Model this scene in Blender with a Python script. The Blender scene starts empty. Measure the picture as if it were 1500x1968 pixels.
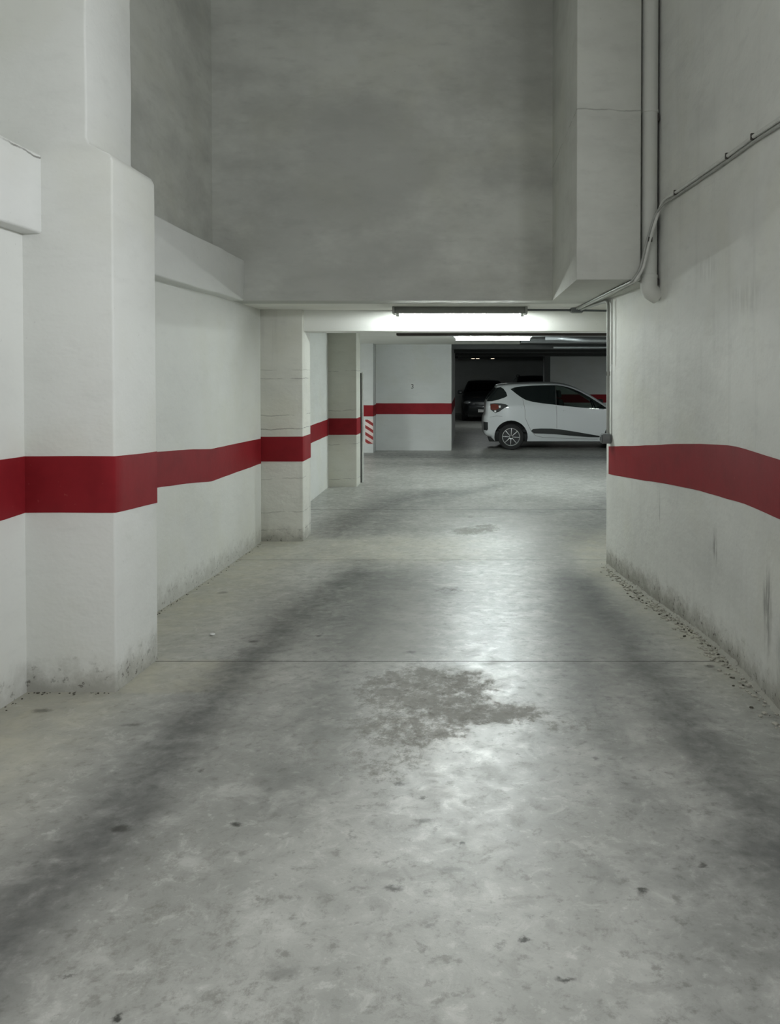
import bpy, bmesh, math, random
from mathutils import Vector, Matrix, noise
from mathutils.geometry import delaunay_2d_cdt
random.seed(7)
SC = bpy.context.scene
COL = SC.collection

# ------------------------------------------------------------------ camera
cam_d = bpy.data.cameras.new('camera')
cam_d.sensor_fit = 'HORIZONTAL'; cam_d.sensor_width = 36.0
cam_d.lens = 1487/1500*36
cam_d.shift_x = -150/1500
cam_d.shift_y = -240/1500
cam_d.clip_end = 200
cam = bpy.data.objects.new('camera', cam_d); COL.objects.link(cam)
cam.location = (0, 0, 1.72)
cam.rotation_euler = (math.radians(89), 0, 0)
SC.camera = cam

# ------------------------------------------------------------------ world, lights, exposure
W = bpy.data.worlds.new('world'); SC.world = W; W.use_nodes = True
W.node_tree.nodes['Background'].inputs[0].default_value = (.8, .9, 1, 1)
W.node_tree.nodes['Background'].inputs[1].default_value = 0.02
SC.view_settings.view_transform = 'Standard'
SC.view_settings.look = 'None'
SC.view_settings.exposure = -0.30
SC.view_settings.gamma = 1.0
SC.view_settings.use_curve_mapping = False
SC.cycles.max_bounces = 6; SC.cycles.diffuse_bounces = 5; SC.cycles.glossy_bounces = 3
SC.cycles.transmission_bounces = 3; SC.cycles.transparent_max_bounces = 8
SC.cycles.sample_clamp_indirect = 5
SC.cycles.use_adaptive_sampling = True; SC.cycles.adaptive_threshold = 0.05
TUBE_A = 270.0      # lamp over the opening
TUBE_B = 260.0      # second lamp in the garage
def area(name, loc, rot, sx, sy, power, col):
    l = bpy.data.lights.new(name, 'AREA'); l.shape = 'RECTANGLE'; l.size = sx; l.size_y = sy
    l.energy = power; l.color = col
    o = bpy.data.objects.new(name, l); COL.objects.link(o); o.location = loc
    o.rotation_euler = [math.radians(a) for a in rot]
    return o
area('ramp_unseen_light', (1.33, 2.0, 2.75), (0, 84, 0), .15, 1.3, 92, (.94, .97, 1))
area('ramp_unseen_light', (-2.05, -0.6, 3.2), (0, -80, 0), .15, 1.3, 68, (1, .99, .97))  # added fill to brighten the right wall, no known lamp on this side
area('ramp_rear_fill', (0.3, -5.6, 2.4), (90, 0, 0), 2.4, 2.2, 40, (.94, .97, 1))  # added fill from behind the camera, the ramp is closed there
area('garage_fill_light', (4.3, 11.2, 2.25), (0, 0, 0), 1.2, .1, 215, (.93, 1, .98))  # added fills, out of view: this and the next lift bay wall and car
area('garage_fill_light', (-5.5, 14.6, 2.30), (0, 0, 0), 1.2, .1, 215, (.93, 1, .98))
area('garage_fill_light', (8.0, 21.5, 2.25), (0, 0, 0), 1.2, .1, 110, (.93, 1, .98))  # added fill raising the dim wall behind the car
area('garage_fill_light', (0.6, 25.5, 2.25), (0, 0, 0), 1.2, .1, 22, (.93, 1, .98))  # added fill for the dark rear of the garage

# ------------------------------------------------------------------ helpers
def smoothstep(a, b, x):
    t = max(0, min(1, (x-a)/(b-a))); return t*t*(3-2*t)
KZ = [(-8, .80), (0, .375), (1.7, .29), (3.5, .20), (4.2, .165), (5.25, .095), (6.4, .035), (7.5, 0), (60, 0)]
def fz(Y):
    for (p, q), (r, s) in zip(KZ, KZ[1:]):
        if Y <= r:
            return q+(s-q)*(Y-p)/(r-p)
    return 0
def interp(tab, x):
    if x <= tab[0][0]: return tab[0][1]
    for (p, q), (r, s) in zip(tab, tab[1:]):
        if x <= r: return q+(s-q)*(x-p)/(r-p)
    return tab[-1][1]
def setp(o, label=None, cat=None, group=None, kind=None):
    if label: o['label'] = label
    if cat: o['category'] = cat
    if group: o['group'] = group
    if kind: o['kind'] = kind
    return o
def link_mesh(name, bm, mat, parent=None, smooth=35, mats=None):
    me = bpy.data.meshes.new(name)
    bmesh.ops.recalc_face_normals(bm, faces=bm.faces)
    bm.to_mesh(me); bm.free()
    for m in (mats or [mat]): me.materials.append(m)
    if smooth:
        me.shade_smooth(); me.set_sharp_from_angle(angle=math.radians(smooth))
    o = bpy.data.objects.new(name, me); COL.objects.link(o)
    if parent: o.parent = parent
    return o
def empty(name, loc=(0, 0, 0), rz=0):
    o = bpy.data.objects.new(name, None); COL.objects.link(o)
    o.location = loc; o.rotation_euler = (0, 0, rz); o.empty_display_size = .2
    return o
def dup(src, parent=None):
    o = src.copy(); COL.objects.link(o); o.parent = parent; return o
def bm_box(bm, x0, x1, y0, y1, z0, z1, bev=0, seg=2):
    b2 = bmesh.new()
    bmesh.ops.create_cube(b2, size=1)
    for v in b2.verts:
        v.co = Vector(((x0+x1)/2+v.co.x*(x1-x0), (y0+y1)/2+v.co.y*(y1-y0), (z0+z1)/2+v.co.z*(z1-z0)))
    if bev:
        bmesh.ops.bevel(b2, geom=b2.edges[:], offset=bev, segments=seg, affect='EDGES', profile=.5)
    merge(bm, b2)
def merge(bm, b2, M=None):
    me = bpy.data.meshes.new('t'); b2.to_mesh(me); b2.free()
    if M is not None: me.transform(M)
    bm.from_mesh(me); bpy.data.meshes.remove(me)
def box(name, x0, x1, y0, y1, z0, z1, mat, parent=None, bev=0, seg=2):
    bm = bmesh.new(); bm_box(bm, x0, x1, y0, y1, z0, z1, bev, seg)
    return link_mesh(name, bm, mat, parent)
def slice_bm(bm, step, axes='xyz'):
    for ax, i in (('x', 0), ('y', 1), ('z', 2)):
        if ax not in axes: continue
        lo = min(v.co[i] for v in bm.verts); hi = max(v.co[i] for v in bm.verts)
        n = int((hi-lo)/step)
        for k in range(1, n):
            co = Vector((0, 0, 0)); no = Vector((0, 0, 0)); co[i] = lo+(hi-lo)*k/n; no[i] = 1
            bmesh.ops.bisect_plane(bm, geom=bm.verts[:]+bm.edges[:]+bm.faces[:], plane_co=co, plane_no=no, dist=1e-5)
def wobble(bm, amp, sc=3.0, seed=0):
    for v in bm.verts:
        n = noise.noise_vector(v.co*sc+Vector((seed*7.3, 0, 0)))
        n2 = noise.noise_vector(v.co*sc*4+Vector((seed*3.3, 5, 0)))
        v.co += n*amp+n2*amp*.4
def prism(plan, z0, z1):
    """extrude a plan polygon (list of x,y) upward"""
    bm = bmesh.new()
    a = [bm.verts.new((x, y, z0)) for x, y in plan]
    b = [bm.verts.new((x, y, z1)) for x, y in plan]
    n = len(plan)
    bm.faces.new(a); bm.faces.new(b[::-1])
    for i in range(n):
        bm.faces.new((a[i], a[(i+1) % n], b[(i+1) % n], b[i]))
    bmesh.ops.recalc_face_normals(bm, faces=bm.faces)
    return bm
def tube_bm(bm, pts, r, n=10, caps=True):
    pts = [Vector(p) for p in pts]
    rings = []; prev = None
    for i, p in enumerate(pts):
        if i == 0: d = pts[1]-p
        elif i == len(pts)-1: d = p-pts[i-1]
        else: d = (pts[i+1]-p).normalized()+(p-pts[i-1]).normalized()
        d.normalize()
        if prev is None:
            u = d.orthogonal().normalized()
        else:
            u = (prev-d*prev.dot(d)).normalized()
        prev = u; w = d.cross(u)
        rr = r[i] if isinstance(r, (list, tuple)) else r
        rings.append([bm.verts.new(p+(u*math.cos(2*math.pi*k/n)+w*math.sin(2*math.pi*k/n))*rr) for k in range(n)])
    for A, B in zip(rings, rings[1:]):
        for k in range(n):
            bm.faces.new((A[k], A[(k+1) % n], B[(k+1) % n], B[k]))
    if caps:
        bm.faces.new(rings[0][::-1]); bm.faces.new(rings[-1])
def tube(name, pts, r, mat, parent=None, n=10):
    bm = bmesh.new(); tube_bm(bm, pts, r, n)
    return link_mesh(name, bm, mat, parent)
def round_path(pts, rad, seg=5):
    pts = [Vector(p) for p in pts]; out = [pts[0]]
    for a, b, c in zip(pts, pts[1:], pts[2:]):
        d1 = (a-b); d2 = (c-b); r = min(rad, d1.length*.45, d2.length*.45)
        p0 = b+d1.normalized()*r; p2 = b+d2.normalized()*r
        for k in range(seg+1):
            t = k/seg; out.append(p0*(1-t)**2+b*2*t*(1-t)+p2*t*t)
    out.append(pts[-1]); return out
def lathe_bm(bm, prof, n=32, axis='y', cx=0, cy=0, cz=0):
    """prof list of (radius, axial)"""
    rings = []
    for r, a in prof:
        ring = []
        for k in range(n):
            t = 2*math.pi*k/n
            if axis == 'y': co = (cx+r*math.cos(t), cy+a, cz+r*math.sin(t))
            elif axis == 'x': co = (cx+a, cy+r*math.cos(t), cz+r*math.sin(t))
            else: co = (cx+r*math.cos(t), cy+r*math.sin(t), cz+a)
            ring.append(bm.verts.new(co))
        rings.append(ring)
    for A, B in zip(rings, rings[1:]):
        for k in range(n):
            bm.faces.new((A[k], A[(k+1) % n], B[(k+1) % n], B[k]))

# ------------------------------------------------------------------ materials
class NT:
    def __init__(self, name):
        self.m = bpy.data.materials.new(name); self.m.use_nodes = True
        self.t = self.m.node_tree; self.n = self.t.nodes; self.l = self.t.links
        self.b = self.n['Principled BSDF']; self._pos = None
    def put(self, sock, v):
        if v is None: return
        if hasattr(v, 'is_output'): self.l.new(v, sock)
        else: sock.default_value = v
    def pos(self):
        if self._pos is None:
            self._pos = self.n.new('ShaderNodeNewGeometry').outputs['Position']
        return self._pos
    def obj(self):
        return self.n.new('ShaderNodeTexCoord').outputs['Object']
    def math(self, op, a, b=None, c=None, clamp=False):
        x = self.n.new('ShaderNodeMath'); x.operation = op; x.use_clamp = clamp
        self.put(x.inputs[0], a); self.put(x.inputs[1], b); self.put(x.inputs[2], c)
        return x.outputs[0]
    def vmul(self, v, s):
        x = self.n.new('ShaderNodeVectorMath'); x.operation = 'MULTIPLY'
        self.put(x.inputs[0], v); x.inputs[1].default_value = s; return x.outputs[0]
    def vadd(self, a, b):
        x = self.n.new('ShaderNodeVectorMath'); x.operation = 'ADD'
        self.put(x.inputs[0], a); self.put(x.inputs[1], b); return x.outputs[0]
    def noise(self, scale, detail=4, rough=.55, vec=None, dist=0, color=False):
        x = self.n.new('ShaderNodeTexNoise'); x.inputs['Scale'].default_value = scale
        x.inputs['Detail'].default_value = detail; x.inputs['Roughness'].default_value = rough
        x.inputs['Distortion'].default_value = dist
        self.put(x.inputs['Vector'], vec if vec is not None else self.pos())
        return x.outputs['Color' if color else 'Fac']
    def ramp(self, v, a, b, lo=0., hi=1.):
        x = self.n.new('ShaderNodeMapRange'); x.interpolation_type = 'SMOOTHSTEP'
        self.put(x.inputs[0], v); x.inputs[1].default_value = a; x.inputs[2].default_value = b
        x.inputs[3].default_value = lo; x.inputs[4].default_value = hi
        return x.outputs[0]
    def mix(self, f, a, b):
        x = self.n.new('ShaderNodeMix'); x.data_type = 'RGBA'
        self.put(x.inputs[0], f)
        for s, v in ((x.inputs[6], a), (x.inputs[7], b)):
            if isinstance(v, (tuple, list)): v = tuple(v)+(1,) if len(v) == 3 else v
            self.put(s, v)
        return x.outputs[2]
    def xyz(self, v=None):
        x = self.n.new('ShaderNodeSeparateXYZ'); self.put(x.inputs[0], v if v is not None else self.pos()); return x.outputs
    def bump(self, h, strength=.3, dist=.01):
        x = self.n.new('ShaderNodeBump'); x.inputs['Strength'].default_value = strength
        x.inputs['Distance'].default_value = dist; self.put(x.inputs['Height'], h)
        self.l.new(x.outputs[0], self.b.inputs['Normal'])
    def spot(self, c, r, wob):
        """distance field of an ellipsoid stain: 1 inside"""
        x = self.n.new('ShaderNodeVectorMath'); x.operation = 'SUBTRACT'
        self.put(x.inputs[0], wob); x.inputs[1].default_value = c
        y = self.vmul(x.outputs[0], tuple(1/q for q in r))
        z = self.n.new('ShaderNodeVectorMath'); z.operation = 'LENGTH'; self.l.new(y, z.inputs[0])
        return self.ramp(z.outputs['Value'], .25, 1.25, 1, 0)
def simple(name, col, rough=.5, metal=0, spec=None, emis=None, strength=0):
    k = NT(name); k.b.inputs['Base Color'].default_value = tuple(col)+(1,)
    k.b.inputs['Roughness'].default_value = rough; k.b.inputs['Metallic'].default_value = metal
    if spec is not None: k.b.inputs['Specular IOR Level'].default_value = spec
    if emis:
        k.b.inputs['Emission Color'].default_value = tuple(emis)+(1,)
        k.b.inputs['Emission Strength'].default_value = strength
    else:
        f = k.ramp(k.noise(18, 3), .3, .8, .92, 1.04)
        x = k.n.new('ShaderNodeMix'); x.data_type = 'RGBA'; x.blend_type = 'MULTIPLY'; x.inputs[0].default_value = 1
        x.inputs[6].default_value = tuple(col)+(1,)
        cc = k.n.new('ShaderNodeCombineColor')
        for i in range(3): k.l.new(f, cc.inputs[i])
        k.l.new(cc.outputs[0], x.inputs[7]); k.l.new(x.outputs[2], k.b.inputs['Base Color'])
    return k.m

def plaster(name, col=(.70, .71, .68), stain=.25, board=0.0, scuffs=(), cracks=(), lines=(), foot=.0, streak=0., bumpy=.35, big=.0):
    """painted plaster: mottling, faint horizontal board marks, scuffs, dirt along the foot"""
    k = NT(name); p = k.pos(); X, Y, Z = k.xyz()
    base = tuple(col); dark = tuple(c*.62 for c in col); warm = (col[0]*.90, col[1]*.89, col[2]*.80)
    n1 = k.noise(.9, 6, .6, vec=k.vmul(p, (1, 1, 2.2)))
    c = k.mix(k.ramp(n1, .42, .72, 0, stain), base, dark)
    n2 = k.noise(4.5, 5, .6, vec=k.vmul(p, (1, 1, 3)))
    c = k.mix(k.ramp(n2, .5, .8, 0, stain*.8), c, dark)
    c = k.mix(k.ramp(k.noise(1.7, 3), .45, .75, 0, .35), c, warm)
    if big:
        c = k.mix(k.ramp(k.noise(.45, 6, .66, vec=k.vmul(p, (1, 1, 1.8))), .42, .62, 0, big), c, tuple(q*.5 for q in col))
    # fine pits
    n3 = k.noise(42, 2, .5)
    c = k.mix(k.ramp(n3, .70, .78, 0, .30), c, dark)
    if streak:
        s = k.noise(7, 5, .6, vec=k.vmul(p, (1, 1, .10)))
        c = k.mix(k.ramp(s, .52, .78, 0, streak), c, tuple(q*.6 for q in col))
    h = k.noise(3, 4, .6, vec=k.vmul(p, (1, 1, 1.5)))
    h = k.math('ADD', h, k.math('MULTIPLY', k.noise(38, 3), .10))
    wob = None
    if scuffs or lines or cracks:
        wob = k.vadd(p, k.vmul(k.vadd(k.noise(6, 4, color=True), (-.5, -.5, -.5)), (.07, .07, .07)))
    for cc, rr, a in scuffs:
        q_ = k.ramp(k.noise(28, 4, .7, vec=k.vmul(p, (1, 1, .12))), .36, .62)
        f = k.math('MULTIPLY', k.math('MULTIPLY', k.math('POWER', k.spot(cc, rr, wob), 1.6), q_), a*1.25)
        c = k.mix(f, c, (.13, .13, .12))
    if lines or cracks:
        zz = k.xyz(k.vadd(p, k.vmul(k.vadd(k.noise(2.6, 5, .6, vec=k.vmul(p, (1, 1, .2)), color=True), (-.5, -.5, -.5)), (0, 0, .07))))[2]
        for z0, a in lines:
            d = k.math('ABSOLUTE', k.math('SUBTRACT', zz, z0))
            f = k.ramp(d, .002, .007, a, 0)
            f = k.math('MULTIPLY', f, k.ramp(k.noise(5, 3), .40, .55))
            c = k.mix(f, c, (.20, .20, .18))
    if foot:
        # grime and pitting where plaster meets the floor
        g = k.math('ADD', Z, k.math('MULTIPLY', k.noise(9, 5, .7), -.30))
        f = k.ramp(k.math('SUBTRACT', g, k.math('MULTIPLY', k.math('SUBTRACT', 7.5, Y, clamp=False), .046)), -.15, .06, foot, 0)
        c = k.mix(f, c, (.30, .295, .26))
        pit = k.math('MULTIPLY', k.ramp(k.noise(30, 3, .6), .60, .66), f)
        c = k.mix(pit, c, (.10, .095, .08))
    k.l.new(c, k.b.inputs['Base Color'])
    k.b.inputs['Roughness'].default_value = .72
    k.b.inputs['Specular IOR Level'].default_value = .25
    k.bump(h, bumpy, .02)
    return k.m

M_wall = plaster('white_plaster', stain=.16, foot=.5, bumpy=.4)
M_wall_r = plaster('white_plaster_scuffed', stain=.30, foot=.95, streak=.22, big=.16, bumpy=.45,
                   scuffs=[((1.43, 4.45, .72), (.3, .05, .13), .55), ((1.40, 3.60, .60), (.3, .07, .26), .55),
                           ((1.37, 3.40, .45), (.3, .10, .30), .30), ((1.35, 5.45, .78), (.3, .02, .14), .30),
                           ((1.45, 3.95, 2.1), (.3, .35, .12), .14), ((1.40, 4.6, 2.35), (.3, .28, .10), .14)])
M_pillar = plaster('pillar_plaster', stain=.22, foot=.8, bumpy=.4)
M_raw = plaster('concrete_boarded', col=(.69, .69, .64), stain=.30, foot=.8, streak=.32, bumpy=.5,
                lines=[(1.672, .55), (1.16, .7), (1.76, .3), (1.30, .5), (.645, .35), (.30, .4), (.12, .6)])
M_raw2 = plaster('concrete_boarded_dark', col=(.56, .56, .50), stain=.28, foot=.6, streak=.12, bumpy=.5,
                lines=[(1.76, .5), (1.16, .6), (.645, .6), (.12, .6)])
M_back = plaster('grimy_plaster', col=(.64, .65, .61), stain=.46, big=.46, streak=.10, bumpy=.3)
M_pil = plaster('grimy_plaster_box', col=(.60, .61, .57), stain=.34, big=.22, streak=.18, bumpy=.3, lines=[(3.56, .55)])
M_lintel = plaster('lintel_paint', col=(.84, .85, .82), stain=.06, bumpy=.25)
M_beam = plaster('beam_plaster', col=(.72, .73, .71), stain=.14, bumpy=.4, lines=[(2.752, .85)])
M_soffit = plaster('soffit_plaster', col=(.80, .80, .76), stain=.15, bumpy=.25)
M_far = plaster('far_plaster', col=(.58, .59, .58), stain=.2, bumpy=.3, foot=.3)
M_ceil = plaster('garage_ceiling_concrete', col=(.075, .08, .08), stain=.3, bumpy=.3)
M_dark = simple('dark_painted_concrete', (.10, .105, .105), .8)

def band_mat(name, col):
    k = NT(name)
    n = k.noise(6, 4, .6)
    c = k.mix(k.ramp(n, .35, .75, 0, .5), col, tuple(q*.72 for q in col))
    c = k.mix(k.ramp(k.noise(40, 3), .68, .80, 0, .35), c, (.42, .12, .10))
    k.l.new(c, k.b.inputs['Base Color']); k.b.inputs['Roughness'].default_value = .55
    k.b.inputs['Specular IOR Level'].default_value = .15
    k.bump(k.noise(14, 4), .12, .01); return k.m
M_red = band_mat('red_band_paint', (.24, .014, .020))

def floor_mat():
    k = NT('worn_concrete_floor'); p = k.pos(); X, Y, Z = k.xyz()
    at = k.n.new('ShaderNodeAttribute'); at.attribute_name = 'wear'; sep = k.n.new('ShaderNodeSeparateColor')
    k.l.new(at.outputs['Color'], sep.inputs[0]); R, G, B = sep.outputs[0], sep.outputs[1], sep.outputs[2]
    n1 = k.noise(1.1, 7, .62); n2 = k.noise(5, 6, .65, dist=.4); n3 = k.noise(22, 5, .7); n4 = k.noise(90, 3, .6)
    c = k.mix(k.ramp(n1, .35, .68), (.395, .397, .372), (.28, .283, .262))
    c = k.mix(k.ramp(n2, .42, .70, 0, .55), c, (.265, .27, .25))
    c = k.mix(k.ramp(n2, .30, .48, .50, 0), c, (.52, .52, .49))
    n5 = k.noise(11, 8, .72, dist=.6)
    c = k.mix(k.ramp(n5, .50, .66, 0, .50), c, (.24, .24, .22))
    c = k.mix(k.ramp(n5, .34, .46, .45, 0), c, (.52, .52, .49))
    c = k.mix(k.ramp(n3, .53, .70, 0, .75), c, (.19, .19, .17))
    c = k.mix(k.ramp(n3, .28, .42, .5, 0), c, (.55, .55, .52))
    c = k.mix(k.ramp(n4, .60, .75, 0, .25), c, (.18, .18, .17))
    # dusty yellowish margins
    fB = k.math('MULTIPLY', B, k.ramp(n2, .25, .65, 1, .45))
    c = k.mix(k.math('MULTIPLY', fB, .85), c, (.455, .435, .345))
    # tyre rubber
    fR = k.math('MULTIPLY', R, k.ramp(k.math('ADD', k.math('MULTIPLY', n2, .6), k.math('MULTIPLY', n3, .4)), .30, .66, .62, 1.0))
    c = k.mix(k.math('MULTIPLY', fR, 1.0, clamp=True), c, (.065, .068, .066))
    # damp, dull blotches with a broken edge
    e = k.math('ADD', G, k.math('MULTIPLY', k.math('SUBTRACT', k.noise(15, 8, .82, vec=k.vmul(p, (1, .7, 1))), .5), 3.0))
    fG = k.math('MULTIPLY', k.ramp(e, .25, .85), k.ramp(G, .03, .30))
    c = k.mix(k.math('MULTIPLY', fG, .48), c, (.165, .160, .135))
    wob = k.vadd(p, k.vmul(k.vadd(k.noise(26, 4, .7, color=True), (-.5, -.5, -.5)), (.055, .055, 0)))
    allsp = None
    SP = [(-.76, 2.5, .020, .016, .9), (-1.12, 2.47, .040, .026, .85), (-.78, 1.69, .018, .013, .95), (.49, 2.15, .020, .016, .9), (-.21, 2.16, .030, .016, .7),
          (.14, 1.95, .014, .012, .9), (.23, 1.81, .026, .010, .85), (-1.26, 4.53, .034, .030, .9), (-.32, 4.32, .032, .03, .8), (-.02, 2.39, .010, .012, .85),
          (-.25, 2.77, .026, .02, .7), (-.16, 2.67, .014, .016, .8), (-.15, 2.52, .032, .016, .6), (.7, 2.27, .014, .014, .8), 
          (-.05, 2.25, .06, .02, .4), (-.9, 4.65, .02, .03, .85), (.5, 2.98, .016, .018, .6), (-1.0, 2.88, .014, .02, .7), (-1.85, 5.82, .05, .05, .5),
          (-1.92, 3.46, .05, .03, .6), (1.28, 4.07, .03, .03, .7), (-.14, 5.88, .12, .16, .35), (-.45, 1.83, .05, .03, .35), (-.95, 1.82, .02, .006, .6),
          (-.1, 2.0, .02, .015, .4), (-1.45, 3.3, .05, .02, .5)]
    for sx, sy, rx, ry, a in SP:
        f = k.math('MULTIPLY', k.spot((sx, sy, 0), (rx, ry, 50), wob), a)
        allsp = f if allsp is None else k.math('MAXIMUM', allsp, f)
    c = k.mix(allsp, c, (.035, .035, .03))
    k.l.new(c, k.b.inputs['Base Color'])
    r = k.ramp(n5, .35, .65, .30, .42)
    r = k.math('ADD', r, k.math('MULTIPLY', fR, .10))
    r = k.math('ADD', r, k.math('MULTIPLY', fG, .35))
    r = k.math('ADD', r, k.math('MULTIPLY', fB, .30), clamp=True)
    k.l.new(r, k.b.inputs['Roughness'])
    sp = k.math('SUBTRACT', .46, k.math('MULTIPLY', fB, .25)); k.l.new(sp, k.b.inputs['Specular IOR Level'])
    h = k.math('ADD', k.math('MULTIPLY', n3, .35), k.math('MULTIPLY', n2, .5))
    h = k.math('ADD', h, k.math('MULTIPLY', n4, .08))
    h = k.math('SUBTRACT', h, k.math('MULTIPLY', fG, .25))
    k.bump(h, .22, .008)
    return k.m
M_floor = floor_mat()
M_joint = simple('joint_dirt', (.06, .06, .055), .9)

M_grey_metal = simple('grey_painted_metal', (.30, .31, .29), .45, .3)
M_conduit = simple('grey_conduit', (.36, .37, .35), .5)
M_conduit_pale = simple('painted_conduit', (.60, .61, .58), .55)
M_dark_plastic = simple('dark_grey_plastic', (.10, .11, .115), .5)
M_box_grey = simple('grey_plastic_box', (.17, .18, .185), .55)
M_pvc = plaster('painted_pvc', col=(.62, .63, .60), stain=.15, bumpy=.08)
M_clamp = simple('rusty_clamp', (.06, .055, .05), .7, .3)
M_tubeA = simple('lit_tube_front', (1, 1, 1), .4, emis=(.93, 1, .96), strength=TUBE_A)
M_tubeB = simple('lit_tube_rear', (1, 1, 1), .4, emis=(.90, 1, .99), strength=TUBE_B)
M_white_plastic = simple('white_plastic', (.7, .7, .68), .4)
M_black = simple('black_rubber', (.012, .012, .012), .7)
M_sign_white = simple('sign_white', (.72, .60, .57), .5)
M_sign_red = simple('sign_red', (.30, .03, .03), .45)
M_ink = simple('number_ink', (.02, .02, .02), .6)
M_debris = simple('plaster_crumbs', (.42, .41, .36), .9)
M_debris_dark = simple('dark_crumbs', (.07, .065, .05), .9)
M_board = simple('white_board', (.72, .73, .71), .4)

# ------------------------------------------------------------------ floor: base + cast slabs
TR = [  # tyre tracks: (points, half width, strength)
    ([(-1.21, 1.2), (-1.20, 2.08), (-1.15, 2.5), (-1.18, 3.06), (-1.20, 3.99), (-1.14, 5.0), (-1.05, 5.9), (-.95, 6.5)], .17, .88),
    ([(-.66, 2.7), (-.68, 3.4), (-.72, 4.3), (-.80, 5.9), (-.95, 7.0)], .17, .38),
    ([(-.80, 5.0), (-.75, 5.7), (-.72, 6.3)], .42, .50),
    ([(-1.42, 8.3), (-1.30, 9.6), (-1.0, 10.4), (-.5, 11.2)], .30, .66),
    ([(-1.0, 8.4), (-.8, 9.5), (-.3, 10.8), (.5, 12.0)], .2, .40),
    ([(1.02, 1.5), (1.0, 2.3), (.96, 2.9), (.93, 3.4), (.92, 3.95), (.93, 4.6), (.93, 5.4), (.90, 6.2)], .16, .82),
    ([(.60, 2.6), (.58, 3.3), (.60, 3.95), (.66, 4.8), (.74, 5.6), (.80, 6.6)], .12, .42),
    ([(.42, 2.25), (.70, 2.28), (1.0, 2.33)], .12, .25),
    ([(.50, 1.5), (.62, 2.0), (.86, 2.3)], .16, .30),
    ([(1.15, 8.1), (1.5, 8.9), (1.9, 10.6), (2.6, 12.6)], .3, .45),
    ([(-2.2, 16.4), (-1, 16.2), (.5, 16.0), (3, 15.8), (6, 15.8)], .7, .75),
    ([(-2.0, 14.9), (-1, 14.6), (.2, 14.9)], .35, .4),
    ([(.3, 9.75), (.9, 9.6), (1.6, 9.9)], .18, .4),
    ([(.80, 2.35), (.85, 1.9), (.9, 1.6)], .26, .38),
    ([(-1.9, 2.0), (-1.45, 2.15), (-1.2, 2.25)], .10, .2),
]
BL = [(-.22, 3.74, .34, .34, .80), (.06, 3.43, .32, .12, .85), (-.26, 3.28, .28, .20, .66), (-.36, 2.95, .24, .18, .42), (-.75, 1.95, .35, .25, .34), (-.9, 2.3, .2, .3, .3),
      (-.02, 8.42, .17, .22, .8), (.22, 8.60, .14, .26, .75), (.1, 9.3, .25, .12, .55), (-.15, 5.9, .11, .12, .45),
      (.28, 10.2, .3, .12, .4), (-.65, 3.05, .16, .22, .35), (.45, 3.3, .2, .1, .4), (-.4, 1.75, .3, .10, .30)]
def seg_d(px, py, a, b):
    ax, ay = a; bx, by = b; dx, dy = bx-ax, by-ay
    t = max(0, min(1, ((px-ax)*dx+(py-ay)*dy)/(dx*dx+dy*dy)))
    return math.hypot(px-ax-t*dx, py-ay-t*dy), t
WALL_R = [(-8, 1.37), (2.0, 1.37), (2.8, 1.372), (3.33, 1.385), (3.85, 1.415), (4.38, 1.435), (4.94, 1.405), (5.65, 1.335), (6.3, 1.27), (6.86, 1.228)]
def wear(x, y):
    r = 0
    for pts, w, s in TR:
        if y < pts[0][1]-1.2 and y < pts[-1][1]-1.2: continue
        d = 9
        for i in range(len(pts)-1):
            dd, t = seg_d(x, y, pts[i], pts[i+1])
            end = 1
            d = min(d, dd)
        q = s*math.exp(-(d/w)**2)
        r = r+q-r*q
    g = 0
    for cx, cy, rx, ry, s in BL:
        q = math.hypot((x-cx)/rx, (y-cy)/ry)
        g = max(g, s*(1-smoothstep(.5, 1.45, q)))
    b = 0
    if y < 8.6:
        wl = -2.12 if not (3.69 < y < 4.19) else -1.69
        b = 1-smoothstep(.15, .85, x-wl)
        b = max(b, (1-smoothstep(.02, .38, interp(WALL_R, y)-x))*smoothstep(3.2, 4.2, y)*.9)
        b = max(b, smoothstep(6.7, 7.2, y)*(1-smoothstep(7.9, 8.4, y))*(1-smoothstep(-.2, .6, x))*.55)
        b *= 1-smoothstep(7.8, 8.8, y)*.8
    return (r, g, b, 1)

floor = link_mesh('floor', (lambda bm: (bm_box(bm, -9, 13, 7.5, 37, -.30, -.012), bm)[1])(bmesh.new()), M_joint)
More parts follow.
